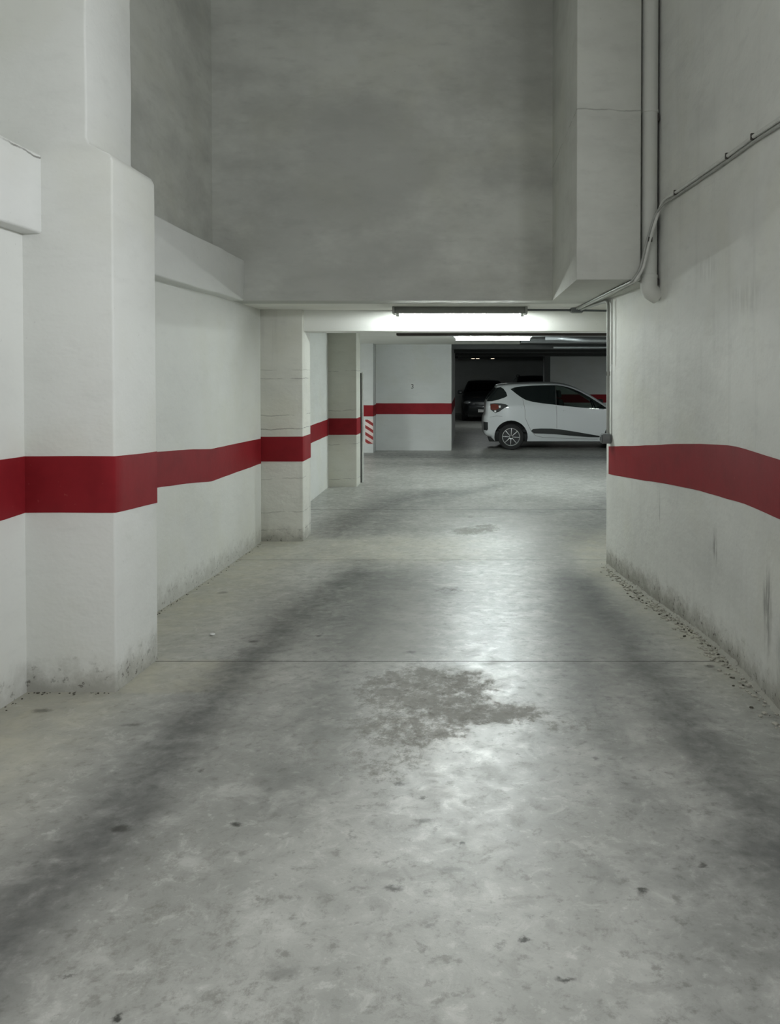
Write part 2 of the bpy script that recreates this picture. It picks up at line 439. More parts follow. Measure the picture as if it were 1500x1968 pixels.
# ramp bed
bm = bmesh.new(); ys = [-8]+[y for y, z in KZ[1:-1]]+[7.55]
top = [[bm.verts.new((x, y, fz(y)-.012)) for x in (-3.2, 2.4)] for y in ys]
bot = [[bm.verts.new((x, y, -.3)) for x in (-3.2, 2.4)] for y in ys]
for i in range(len(ys)-1):
    bm.faces.new((top[i][0], top[i][1], top[i+1][1], top[i+1][0]))
    bm.faces.new((bot[i][0], bot[i+1][0], bot[i+1][1], bot[i][1]))
ramp = link_mesh('floor_ramp', bm, M_joint)
setp(floor, 'grey worn concrete garage floor beyond the opening', 'floor', kind='structure')
setp(ramp, 'sloping concrete ramp floor in front of the opening', 'floor', kind='structure')
def slab2(x0, x1, y0, y1, step, parent):
    """slab with a tight rounded arris: outer ring 5 mm wide"""
    def axis(a, b):
        n = max(1, round((b-a)/step)); c = [a, a+.004]+[a+(b-a)*i/n for i in range(1, n)]+[b-.004, b]; return c
    xs = axis(x0, x1); ys = axis(y0, y1); verts = []; cols = []
    for j, y in enumerate(ys):
        for i, x in enumerate(xs):
            z = fz(y)
            if i in (0, len(xs)-1) or j in (0, len(ys)-1): z -= .014
            verts.append((x, y, z)); cols.append(wear(x, y))
    n = len(xs)
    faces = [(j*n+i, j*n+i+1, (j+1)*n+i+1, (j+1)*n+i) for j in range(len(ys)-1) for i in range(n-1)]
    me = bpy.data.meshes.new('concrete_slab'); me.from_pydata(verts, [], faces)
    a = me.color_attributes.new('wear', 'FLOAT_COLOR', 'POINT')
    a.data.foreach_set('color', [c for q in cols for c in q])
    me.materials.append(M_floor); me.materials.append(M_joint)
    nf = n-1; ni = []
    for j in range(len(ys)-1):
        for i in range(nf): ni.append(1 if i in (0, nf-1) or j in (0, len(ys)-2) else 0)
    me.polygons.foreach_set('material_index', ni)
    me.polygons.foreach_set('use_smooth', [q == 0 for q in ni]); me.update()
    me.set_sharp_from_angle(angle=math.radians(30))
    o = bpy.data.objects.new('concrete_slab', me); COL.objects.link(o); o.parent = parent
    return o
slab2(-3.2, 2.4, -8, .6, .35, ramp)
slab2(-3.2, 2.4, .6, 4.15, .045, ramp)
slab2(-3.2, 2.4, 4.15, 7.06, .05, ramp)
slab2(-3.2, 3.2, 7.06, 9.75, .07, floor)
slab2(-3.2, 3.2, 9.75, 12.83, .08, floor)
slab2(-9, -3.2, 7.06, 15.8, .4, floor)
slab2(3.2, 13, 7.06, 15.8, .4, floor)
slab2(-3.2, 3.2, 12.83, 15.8, .10, floor)
slab2(-9, 13, 15.8, 20, .2, floor)
slab2(-9, 13, 20, 28, .4, floor)
slab2(-9, 13, 28, 37, .4, floor)

# ------------------------------------------------------------------ bands (thin coats of paint following the plaster)
def band(parent, path, zt, zb, off=.0022):
    """path: plan points, normal on the left-hand side of travel; zt/zb: functions of Y"""
    pts = []
    for a, b in zip(path, path[1:]):
        L = math.hypot(b[0]-a[0], b[1]-a[1]); n = max(1, int(L/.08))
        for i in range(n): pts.append((a[0]+(b[0]-a[0])*i/n, a[1]+(b[1]-a[1])*i/n))
    pts.append(path[-1])
    bm = bmesh.new(); rows = []
    for i, (x, y) in enumerate(pts):
        a = pts[max(0, i-1)]; b = pts[min(len(pts)-1, i+1)]
        d = Vector((b[0]-a[0], b[1]-a[1])).normalized(); nn = Vector((-d.y, d.x))
        j1 = noise.noise(Vector((x*4, y*4, 1.7)))*.003; j2 = noise.noise(Vector((x*4, y*4, 9.7)))*.003
        q = (x+nn.x*off, y+nn.y*off)
        rows.append([bm.verts.new((x, y, zt(y)+j1)), bm.verts.new((*q, zt(y)+j1)), bm.verts.new((*q, zb(y)+j2)), bm.verts.new((x, y, zb(y)+j2))])
    for A, B in zip(rows, rows[1:]):
        for k in range(3): bm.faces.new((A[k], A[k+1], B[k+1], B[k]))
    bm.faces.new(rows[0]); bm.faces.new(rows[-1][::-1])
    return link_mesh('painted_band', bm, M_red, parent, smooth=25)
LT = [(-8, 1.75), (0, 1.50), (3.5, 1.33), (3.69, 1.325), (4.18, 1.298), (5.27, 1.187), (5.8, 1.15), (6.38, 1.097), (7.97, 1.055), (10.39, 1.02), (12.2, 1.035)]
LB = [(-8, 1.45), (0, 1.20), (3.5, 1.052), (3.69, 1.055), (4.18, 1.02), (5.27, .942), (5.8, .895), (6.38, .83), (7.97, .800), (10.39, .783), (12.2, .785)]
RT = [(-8, 1.75), (0, 1.45), (2.8, 1.34), (3.33, 1.335), (3.9, 1.335), (4.2, 1.33), (4.8, 1.285), (5.2, 1.245), (5.9, 1.17), (6.8, 1.08)]
RB = [(-8, 1.45), (0, 1.20), (2.8, 1.09), (3.33, 1.075), (3.9, 1.055), (4.2, 1.035), (4.8, 1.00), (5.2, .97), (5.9, .91), (6.8, .837)]
zf = lambda tab: (lambda y: interp(tab, y))
cst = lambda z: (lambda y: z)

# ------------------------------------------------------------------ ramp walls
H = 5.7
def curve_pts(tab, step=.15):
    out = []; y = tab[0][0]
    ys = []
    while y < tab[-1][0]-1e-6:
        ys.append(y); y += step if y > 1.5 else 1.0
    ys.append(tab[-1][0])
    for y in ys:   # smoothed table
        s = sum(interp(tab, min(tab[-1][0], y+d)) for d in (-.3, -.15, 0, .15, .3))/5 if y < tab[-1][0]-.3 else interp(tab, y)
        out.append((s, y))
    return out
rp = curve_pts(WALL_R)
plan = rp+[(1.62, 6.86), (1.75, 6.5), (1.75, -8)]
bm = prism(plan, -.2, H)
vert_e = [e for e in bm.edges if abs(e.verts[0].co.z-e.verts[1].co.z) > 1 and all(abs(v.co.x-1.228) < .01 and v.co.y > 6.8 for v in e.verts)]
bmesh.ops.bevel(bm, geom=vert_e, offset=.018, segments=4, affect='EDGES', profile=.5)
wall_right = setp(link_mesh('wall_right', bm, M_wall_r), 'scuffed white plaster wall on the right carrying conduits', 'wall', kind='structure')
pr = [p for p in rp if p[1] < 6.8]
band(wall_right, pr+[(1.2335, 6.835), (1.239, 6.853), (1.25, 6.86), (1.6, 6.86)], zf(RT), zf(RB), .0025)

def lwall(name, y0, y1, mat, label, z1=2.5):
    bm = bmesh.new(); bm_box(bm, -2.6, -2.12, y0, y1, -.2, z1)
    return setp(link_mesh(name, bm, mat), label, 'wall', kind='structure')
wl = lwall('wall_left', -8, 12.0, M_wall, 'white plaster wall on the left below the beams')
# faces +x: travel so that the normal (-d.y, d.x) points to +x -> travel toward -y
band(wl, [(-2.12, 3.69), (-2.12, -7.9)], zf(LT), zf(LB))
band(wl, [(-2.12, 7.9), (-2.12, 4.19)], zf(LT), zf(LB))
band(wl, [(-2.12, 11.7), (-2.12, 8.29)], zf(LT), zf(LB))
# recessed wall above the beams
bm = bmesh.new(); bm_box(bm, -2.7, -2.29, -8, 7.0, 2.5, H)
setp(link_mesh('wall_recess', bm, M_back), 'grimy recessed wall above the left beams', 'wall', kind='structure')
bm = bmesh.new(); bm_box(bm, -2.7, 1.6, 6.95, 7.25, 2.374, H)
setp(link_mesh('wall_back', bm, M_back), 'tall grimy plaster wall above the garage opening', 'wall', kind='structure')
bm = bmesh.new(); bm_box(bm, -2.7, 1.75, -8.3, -8, 0, H)
setp(link_mesh('wall_entrance', bm, M_wall), 'plain wall closing the ramp behind the viewer', 'wall', kind='structure')
bm = bmesh.new(); bm_box(bm, -2.7, 1.75, -8.3, 7.25, H, H+.2)
setp(link_mesh('ceiling_ramp', bm, M_back), 'high ceiling over the ramp', 'ceiling', kind='structure')

# beams on the left
def beam(y0, y1, x1, z0, z1, label, seed, z0b=None):
    bm = bmesh.new(); bm_box(bm, -2.55, x1, y0, y1, z0, z1)
    for v in bm.verts:
        if z0b is not None and v.co.z < (z0+z1)/2 and v.co.y > (y0+y1)/2: v.co.z = z0b
    ed = [e for e in bm.edges if all(v.co.x > x1-.01 for v in e.verts)]
    bmesh.ops.bevel(bm, geom=ed, offset=.012, segments=2, affect='EDGES', profile=.5)
    slice_bm(bm, .12, 'yz'); wobble(bm, .006, 2.2, seed)
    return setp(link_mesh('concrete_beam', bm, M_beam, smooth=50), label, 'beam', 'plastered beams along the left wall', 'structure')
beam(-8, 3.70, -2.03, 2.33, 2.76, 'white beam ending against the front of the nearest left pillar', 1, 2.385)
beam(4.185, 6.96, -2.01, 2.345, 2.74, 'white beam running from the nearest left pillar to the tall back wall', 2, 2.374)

# ------------------------------------------------------------------ pillars
pp = [(-2.62, -.2), (-1.69, -.2), (-1.69, 2.735), (-1.705, 2.765), (-1.80, 2.812), (-1.812, 2.84), (-1.812, H), (-2.62, H)]
bm = bmesh.new()
a = [bm.verts.new((x, 3.69, z)) for x, z in pp]; b = [bm.verts.new((x, 4.19, z)) for x, z in pp]
bm.faces.new(a); bm.faces.new(b[::-1])
for i in range(len(pp)): bm.faces.new((a[i], a[(i+1) % 8], b[(i+1) % 8], b[i]))
bmesh.ops.recalc_face_normals(bm, faces=bm.faces)
ed = [e for e in bm.edges if abs(e.verts[0].co.y-e.verts[1].co.y) < .01 and all(v.co.x > -1.9 for v in e.verts) and e.verts[0].co.z != e.verts[1].co.z]
bmesh.ops.bevel(bm, geom=ed, offset=.010, segments=3, affect='EDGES', profile=.5)
slice_bm(bm, .09, 'z')
for v in bm.verts:
    if v.co.z > 2.6:
        n = noise.noise_vector(v.co*3.2); v.co += n*.0045*min(1, (v.co.z-2.6)*4)
p0 = setp(link_mesh('concrete_pillar', bm, M_pillar, smooth=40), 'large nearest white pillar at left, stepped back higher up', 'pillar', 'pillars along the left wall', 'structure')
def wrap(x0, x1, y0, y1, c=.010):
    # travel from back of the side face to the front face's left end, normal outward
    return [(x1, y1), (x1, y0+c), (x1-c*.3, y0+c*.3), (x1-c, y0), (x0, y0)]
band(p0, wrap(-2.12, -1.69, 3.69, 4.19), zf(LT), zf(LB))
def pillar(x0, x1, y0, y1, mat, label, zt=2.40):
    bm = bmesh.new(); bm_box(bm, x0, x1, y0, y1, -.2, zt)
    ed = [e for e in bm.edges if abs(e.verts[0].co.z-e.verts[1].co.z) > 1]
    bmesh.ops.bevel(bm, geom=ed, offset=.010, segments=3, affect='EDGES', profile=.5)
    return setp(link_mesh('concrete_pillar', bm, mat), label, 'pillar', 'pillars along the left wall', 'structure')
p1 = pillar(-2.125, -1.69, 7.9, 8.29, M_raw, 'second pillar, board-marked concrete beside the lintel')
band(p1, wrap(-2.125, -1.69, 7.9, 8.29), cst(1.076), cst(.821))
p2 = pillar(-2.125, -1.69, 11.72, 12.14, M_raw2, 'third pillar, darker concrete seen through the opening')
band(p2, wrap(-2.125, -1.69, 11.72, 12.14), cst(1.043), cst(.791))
p3 = pillar(-2.60, -2.06, 16.8, 17.32, M_far, 'farthest pillar carrying the red striped panel')
band(p3, wrap(-2.60, -2.06, 16.8, 17.32), cst(1.035), cst(.79))

# lintel over the opening, ceiling of the passage and garage
bm = bmesh.new(); bm_box(bm, -1.69, 3.2, 7.98, 8.34, 2.156, 2.38)
ed = [e for e in bm.edges if abs(e.verts[0].co.x-e.verts[1].co.x) > 1]
bmesh.ops.bevel(bm, geom=ed, offset=.01, segments=2, affect='EDGES', profile=.5)
setp(link_mesh('concrete_lintel', bm, M_lintel), 'bright white lintel behind the nearer fluorescent lamp', 'lintel', kind='structure')
bm = bmesh.new(); bm_box(bm, -9, 1.15, 7.25, 17.3, 2.374, 2.6); bm_box(bm, 1.15, 13, 7.25, 8.34, 2.374, 2.6)
setp(link_mesh('ceiling', bm, M_soffit), 'white painted soffit over the garage entrance', 'ceiling', kind='structure')
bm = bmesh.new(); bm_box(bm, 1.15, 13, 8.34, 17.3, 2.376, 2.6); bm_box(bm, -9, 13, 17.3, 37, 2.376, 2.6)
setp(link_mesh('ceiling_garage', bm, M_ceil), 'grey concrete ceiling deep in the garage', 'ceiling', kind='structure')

# boxed-out shaft on the right of the back wall
bm = bmesh.new(); bm_box(bm, .757, 1.206, 5.41, 6.96, 2.374, H)
ed = [e for e in bm.edges if all(v.co.y < 5.5 for v in e.verts)]
bmesh.ops.bevel(bm, geom=ed, offset=.010, segments=3, affect='EDGES', profile=.5)
bm_box(bm, 1.2, 1.5, 5.56, 6.96, 2.374, 2.6)
setp(link_mesh('trim_1', bm, M_pil), 'boxed-out plaster shaft beside the white drain pipe', 'shaft', kind='structure')

# ------------------------------------------------------------------ garage shell
def wbox(name, x0, x1, y0, y1, mat, label, z0=-.1, z1=2.45):
    bm = bmesh.new(); bm_box(bm, x0, x1, y0, y1, z0, z1)
    return setp(link_mesh(name, bm, mat), label, 'wall', kind='structure')
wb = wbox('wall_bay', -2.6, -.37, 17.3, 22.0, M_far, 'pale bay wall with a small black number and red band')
band(wb, [(-.37, 21.9), (-.37, 17.3), (-2.06, 17.3)], cst(1.057), cst(.812))
we = wbox('wall_end', 2.6, 13, 24.5, 24.9, M_far, 'dim grey wall with red band behind the white car')
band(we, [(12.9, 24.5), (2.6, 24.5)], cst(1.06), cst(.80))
wbox('wall_far', -9, 13, 33.5, 33.9, M_far, 'dark wall at the far end of the garage')
wbox('wall_side', -9.2, -9, 7, 37, M_far, 'hidden left side wall of the garage')
wbox('wall_side_right', 13, 13.2, 7, 37, M_far, 'hidden right side wall of the garage')
wbox('wall_return', -9, -2.6, 11.8, 12.0, M_far, 'hidden wall left of the third pillar')
wbox('wall_return_right', 1.75, 13, 6.6, 6.86, M_far, 'hidden wall behind the right ramp wall')
setp(box('concrete_pillar', 2.42, 2.6, 24.45, 24.95, -.1, 2.4, M_dark), 'dark slim column at the end of the dim grey wall', 'pillar', kind='structure')
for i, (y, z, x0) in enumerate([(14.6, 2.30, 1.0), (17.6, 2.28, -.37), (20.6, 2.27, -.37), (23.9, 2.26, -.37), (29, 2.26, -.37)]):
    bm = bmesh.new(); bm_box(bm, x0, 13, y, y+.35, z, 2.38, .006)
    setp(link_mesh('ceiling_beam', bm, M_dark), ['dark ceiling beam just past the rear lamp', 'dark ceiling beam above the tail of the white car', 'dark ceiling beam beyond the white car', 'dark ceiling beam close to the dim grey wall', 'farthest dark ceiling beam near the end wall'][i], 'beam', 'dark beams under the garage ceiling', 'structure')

# bay number
def text_mesh(name, s, size, loc, mat, parent, rot=(math.pi/2, 0, 0)):
    cu = bpy.data.curves.new(name, 'FONT'); cu.body = s; cu.size = size; cu.extrude = .001
    cu.align_x = 'CENTER'; cu.align_y = 'CENTER'
    t = bpy.data.objects.new('t', cu); COL.objects.link(t)
    dg = bpy.context.evaluated_depsgraph_get(); me = bpy.data.meshes.new_from_object(t.evaluated_get(dg))
    bpy.data.objects.remove(t)
    me.materials.clear(); me.materials.append(mat); me.name = name
    o = bpy.data.objects.new(name, me); COL.objects.link(o); o.location = loc; o.rotation_euler = rot
    o.parent = parent; return o
text_mesh('bay_number', '3', .145, (-1.245, 17.298, 1.43), M_ink, wb)['label'] = 'small black painted number 3'

# striped hazard panel on the far pillar
hz = setp(empty('hazard_panel', (-2.147, 16.8, .46)), 'red and white striped warning panel on the farthest pillar', 'sign')
bm = bmesh.new(); bm_box(bm, -.088, .088, -.008, -.001, -.265, .265, .002); link_mesh('panel', bm, M_sign_white, hz)
def clip(poly, f):
    out = []
    for i in range(len(poly)):
        a, b = poly[i], poly[(i+1) % len(poly)]; fa, fb = f(a), f(b)
        if fa >= 0: out.append(a)
        if fa*fb < 0:
            t = fa/(fa-fb); out.append((a[0]+(b[0]-a[0])*t, a[1]+(b[1]-a[1])*t))
    return out
for k in range(4):
    zc = .255-k*.150
    poly = [(-.2, zc+.115), (.2, zc-.115-.03), (.2, zc-.115-.10), (-.2, zc+.115-.07)]
    for f in (lambda p: p[0]+.086, lambda p: .086-p[0], lambda p: p[1]+.262, lambda p: .262-p[1]):
        poly = clip(poly, f)
    if len(poly) < 3: continue
    bm = bmesh.new(); v0 = [bm.verts.new((x, -.0105, z)) for x, z in poly]; v1 = [bm.verts.new((x, -.008, z)) for x, z in poly]
    bm.faces.new(v0); bm.faces.new(v1[::-1]); n = len(poly)
    for i in range(n): bm.faces.new((v0[i], v0[(i+1) % n], v1[(i+1) % n], v1[i]))
    link_mesh('stripe', bm, M_sign_red, hz, smooth=0)
hz.location.y = 16.799

# edge guard standing behind the third pillar
eg = setp(empty('edge_guard', (-1.69, 12.15, 0)), 'tall narrow white strip with black edge behind the third pillar', 'edge guard')
box('rubber_edge', -.002, .014, 0, .012, .005, 1.73, M_black, eg)
box('guard_board', -.002, .044, .012, .03, .005, 1.74, M_board, eg, .002)

# ------------------------------------------------------------------ fluorescent lamps
def lamp(name, loc, L, mt, label, cat='lamp', tr=.0165):
    r = setp(empty(name, loc), label, cat, 'fluorescent tube lamps under the ceiling')
    h = L/2
    # housing: a shallow tray with sloping sides
    bm = bmesh.new()
    prof = [(-.050, 0), (-.088, -.068), (-.084, -.070), (-.040, -.040), (.040, -.040), (.084, -.070), (.088, -.068), (.050, 0)]
    A = [bm.verts.new((-h, y, z)) for y, z in prof]; B = [bm.verts.new((h, y, z)) for y, z in prof]
    bm.faces.new(A); bm.faces.new(B[::-1])
    for i in range(8): bm.faces.new((A[i], A[(i+1) % 8], B[(i+1) % 8], B[i]))
    link_mesh('housing', bm, M_grey_metal, r, smooth=20)
    for s in (-1, 1):
        bm = bmesh.new(); bm_box(bm, s*(h-.008)-.012, s*(h-.008)+.012, -.088, .088, -.070, 0, .003)
        link_mesh('end_cap', bm, M_grey_metal, r)
        hm = bmesh.new(); bm_box(hm, s*(h-.045)-.016, s*(h-.045)+.016, -.017, .017, -.092, -.042, .004)
        ho = link_mesh('lamp_holder', hm, M_grey_metal, r)
    t = bmesh.new(); tube_bm(t, [(-h+.05, 0, -.072-(tr-.0165)), (h-.05, 0, -.072-(tr-.0165))], tr, 14)
    link_mesh('tube', t, mt, r)
    for q in (-.33, .30):
        c = bmesh.new(); bm_box(c, q*L*.66-.006, q*L*.66+.006, -.020, .020, -.075, -.04, .001)
        link_mesh('clip', c, M_grey_metal, r)
    # clear diffuser
    return r
M_diff = NT('clear_diffuser')
lamp('fluorescent_lamp', (-.079, 7.62, 2.3735), 1.31, M_tubeA, 'lit fluorescent tube in a grey tray in front of the lintel')
lamp('fluorescent_lamp', (.39, 12.25, 2.372), 1.26, M_tubeB, 'lit fluorescent tube farther in, above the white car', tr=.034)

# ------------------------------------------------------------------ drain pipe in the corner
dp = setp(empty('drain_pipe', (1.278, 5.475, 2.25)), 'thick white painted drain pipe running down beside the boxed-out shaft', 'pipe')
bm = bmesh.new(); tube_bm(bm, [(0, 0, .10), (0, 0, 1.31)], .056, 20); link_mesh('pipe_section', bm, M_pvc, dp)
bm = bmesh.new(); tube_bm(bm, [(0, 0, 1.315), (0, 0, 3.42)], .058, 20); link_mesh('pipe_section', bm, M_pvc, dp)
bm = bmesh.new()
tube_bm(bm, round_path([(0, 0, .16), (0, 0, .055), (.065, .02, .02)], .06, 6), .060, 20); link_mesh('elbow', bm, M_pvc, dp)
for z in (.155, 1.31):
    bm = bmesh.new(); lathe_bm(bm, [(.056, -.012), (.0615, -.010), (.0615, .010), (.056, .012)], 20, 'z', 0, 0, z)
    link_mesh('collar', bm, M_pvc, dp)
for z in (.12, 1.27):
    bm = bmesh.new(); bm_box(bm, .045, .066, -.02, .03, z-.03, z+.02, .003); link_mesh('clamp', bm, M_clamp, dp)

# ------------------------------------------------------------------ conduits
xr = lambda y: interp([(y_, x_) for x_, y_ in rp], y)
def wp(y, z, off=.016): return (xr(y)-off, y, z)
# run of the pale conduit: nearly level along the wall, across the drain pipe, down and over the soffit
main = [wp(2.0, 2.70), wp(2.8, 2.785), wp(3.43, 2.842), wp(3.8, 2.877), wp(4.22, 2.901), wp(4.66, 2.915), wp(5.12, 2.913), (1.335, 5.29, 2.905), (1.325, 5.37, 2.86), (1.262, 5.38, 2.65), (1.215, 5.388, 2.44), (1.158, 5.385, 2.361), (1.134, 6.04, 2.361), (1.094, 7.66, 2.361)]
def conduit(name, pts, r, mat, label, clips, group='grey conduits on the right wall and soffit'):
    e = setp(empty(name, pts[0]), label, 'conduit', group)
    o = tube('conduit_run', round_path([Vector(p)-Vector(pts[0]) for p in pts], .05), r, mat, e, 10)
    for c, nrm in clips:
        v = Vector(c)-Vector(pts[0])
        bm = bmesh.new(); bm_box(bm, v.x-.008-r*.5, v.x+.016, v.y-.008, v.y+.008, v.z-r-.005, v.z+r+.005, .002)
        link_mesh('clip', bm, M_clamp if nrm else M_conduit, e)
    return e
conduit('conduit', main, .011, M_conduit_pale, 'pale conduit slanting down the right wall to the soffit junction box', [(main[3], 1), (main[4], 1), (main[6], 1), (main[9], 1)])
second = [(p[0]-(.020 if i > 8 else -.003), p[1], p[2]-(.024 if i < 9 else 0)) for i, p in enumerate(main)]  # thin grey tube modelled as the shadow line beneath the pale conduit
second[8] = (1.300, 5.385, 2.83)
conduit('conduit', second, .008, M_conduit, 'thin dark line added as the shadow under the pale slanting conduit', [])

jb = setp(empty('junction_box', (1.085, 7.72, 2.374)), 'small grey junction box on the soffit above the opening', 'junction box')
bm = bmesh.new(); bm_box(bm, -.058, .058, -.045, .045, -.045, 0, .004); link_mesh('box_body', bm, M_box_grey, jb)
bm = bmesh.new(); bm_box(bm, -.050, .050, -.038, .038, -.052, -.045, .002); link_mesh('lid', bm, M_conduit, jb)
for s in (-1, 1):
    bm = bmesh.new(); tube_bm(bm, [(s*.056, 0, -.022), (s*.075, 0, -.022)], .013, 12); link_mesh('gland', bm, M_dark_plastic, jb)
conduit('conduit', [(.580, 7.68, 2.352), (.80, 7.70, 2.352), (1.03, 7.72, 2.352)], .011, M_dark_plastic, 'dark conduit joining the nearer lamp to the junction box', [])
conduit('conduit', [(1.14, 7.74, 2.352), (1.40, 7.80, 2.352)], .011, M_dark_plastic, 'short dark conduit leaving the junction box to the right', [])
conduit('conduit', [(1.12, 7.66, 2.356), (1.208, 6.78, 2.356), (1.214, 6.70, 2.33), (1.214, 6.70, 1.20)], .014, M_conduit, 'grey conduit dropping down the end of the right wall to the switch box', [((1.214, 6.70, 1.72), 1)])
conduit('conduit', [(1.222, 6.58, 2.35), (1.222, 6.58, 1.80)], .007, M_conduit_pale, 'thin pale conduit beside the grey one at the wall end', [])
sb = setp(empty('switch_box', (1.20, 6.70, 1.158)), 'dark grey switch box on the wall end just above the red band', 'switch box')
bm = bmesh.new(); bm_box(bm, -.040, .030, -.05, .05, -.042, .042, .005); link_mesh('box_body', bm, M_box_grey, sb)
bm = bmesh.new(); bm_box(bm, -.048, -.040, -.042, .042, -.035, .035, .003); link_mesh('cover', bm, M_dark_plastic, sb)
bm = bmesh.new(); bm_box(bm, -.056, -.048, -.018, .018, -.018, .018, .003); link_mesh('rocker', bm, M_box_grey, sb)

# ducts and pipes under the garage ceiling
M_duct = simple('brown_duct', (.05, .04, .035), .7)
setp(box('service_duct', -1.06, 6.0, 11.45, 11.70, 2.285, 2.3735, M_duct, None, .004), 'flat dark brown duct under the ceiling between the two lamps', 'duct')
M_pipe_grey = simple('silver_pipe', (.35, .37, .38), .4, .4)
def cpipe(pts, r, mat, label):
    e = setp(empty('ceiling_pipe', pts[0]), label, 'pipe', 'pipes under the garage ceiling')
    tube('pipe_run', [Vector(p)-Vector(pts[0]) for p in round_path(pts, .1)], r, mat, e, 12)
    for t in (.3, .7):
        v = (Vector(pts[-1])-Vector(pts[0]))*t if len(pts) == 2 else Vector(pts[1])-Vector(pts[0])
        bm = bmesh.new(); bm_box(bm, v.x-.015, v.x+.015, v.y-.01-r, v.y+.01+r, v.z-r-.006, 2.376-pts[0][2], .002)
        link_mesh('hanger', bm, M_dark, e)
        if len(pts) > 2: break
cpipe([(1.05, 12.3, 2.33), (6.0, 12.3, 2.33)], .022, M_pipe_grey, 'pale pipe level with the rear lamp running right')
cpipe([(1.3, 13.0, 2.31), (1.55, 13.0, 2.31), (1.85, 12.7, 2.27), (6.0, 12.7, 2.27)], .03, M_pipe_grey, 'pipe with a kink beside the rear lamp')
cpipe([(1.7, 15.4, 2.24), (7.0, 15.4, 2.24)], .02, M_pipe_grey, 'thin pipe lower down past the rear lamp')
def spot_box(x, label):  # tiny glowing boxes for distant bright spots of unknown source
    e = setp(empty('bright_spot', (x, 28.958, 2.30)), label, 'light', 'tiny distant glowing spots')
    box('housing', -.09, .09, -.04, .04, -.035, 0, M_white_plastic, e, .004)
    box('glowing_face', -.06, .06, -.046, -.038, -.03, -.008, simple('small_glow', (1, 1, 1), .4, emis=(1, .85, .65), strength=1.6), e)
spot_box(.19, 'leftmost of the tiny distant glowing spots above the dark cars')
spot_box(.36, 'middle one of the tiny distant glowing spots above the dark cars')
spot_box(.92, 'rightmost of the tiny distant glowing spots above the dark cars')

# ------------------------------------------------------------------ crumbs of plaster along the right wall foot
def crumbs(name, n, gen, mat, label, rmin, rmax):
    bm = bmesh.new()
    for i in range(n):
        x, y = gen(); r = random.uniform(rmin, rmax)
        M = Matrix.Translation((x, y, fz(y)+r*.30)) @ Matrix.Rotation(random.uniform(0, 6), 4, 'Z') @ Matrix.Diagonal((r*random.uniform(.8, 1.6), r, r*.5, 1))
        bmesh.ops.create_icosphere(bm, subdivisions=1, radius=1, matrix=M)
    wobble(bm, rmin*.5, 60)
    return setp(link_mesh(name, bm, mat, smooth=0), label, 'debris', kind='stuff')
def g1():
    y = random.triangular(3.1, 7.0, 5.0); return interp(WALL_R, y)-.012-abs(random.gauss(0, .055)), y
crumbs('plaster_crumbs', 330, g1, M_debris, 'pale plaster crumbs scattered along the foot of the right wall', .004, .014)
crumbs('dirt_crumbs', 95, g1, M_debris_dark, 'dark dirt crumbs scattered along the foot of the right wall', .003, .010)
def g2():
    y = random.uniform(1.8, 7.8); x = -2.12+.01+abs(random.gauss(0, .02))
    if 3.6 < y < 4.2: x = random.uniform(-2.1, -1.7); y = 3.68-abs(random.gauss(0, .012))
    return x, y
crumbs('grit', 150, g2, M_debris_dark, 'dark grit along the foot of the left wall and near pillar', .002, .006)
setp(link_mesh('pebble', (lambda bm: (bmesh.ops.create_icosphere(bm, subdivisions=2, radius=.013, matrix=Matrix.Translation((-1.55, 4.66, fz(4.66)+.008)) @ Matrix.Diagonal((1.3, 1, .6, 1))), wobble(bm, .003, 60), bm)[2])(bmesh.new()), M_board), 'tiny white chip lying on the ramp floor', 'pebble')
# rough mortar fillet at the foot of the right wall
bm = bmesh.new(); prev = None
y = 2.2
while y < 6.84:
    w = .008+.020*abs(noise.noise(Vector((0, y*5, 3))))+.010*random.random(); h = .008+.022*abs(noise.noise(Vector((2, y*6, 1))))+.01*random.random()
    xw = interp(WALL_R, y); z = fz(y)
    xw = xr(y) if True else xw
    row = [bm.verts.new((xw+.004, y, z+h+.01)), bm.verts.new((xw-w*.35, y, z+h*.6)), bm.verts.new((xw-w, y+random.uniform(-.005, .005), z+.006)), bm.verts.new((xw-w*1.5, y, z-.006))]
    if prev:
        for k in range(3): bm.faces.new((prev[k], prev[k+1], row[k+1], row[k]))
    prev = row; y += .022
M_fillet = plaster('rough_mortar', col=(.40, .395, .35), stain=.7, foot=.6, bumpy=1.0)
setp(link_mesh('mortar_fillet', bm, M_fillet, smooth=60), 'rough broken mortar fillet between the right wall and the floor', 'mortar', kind='structure')

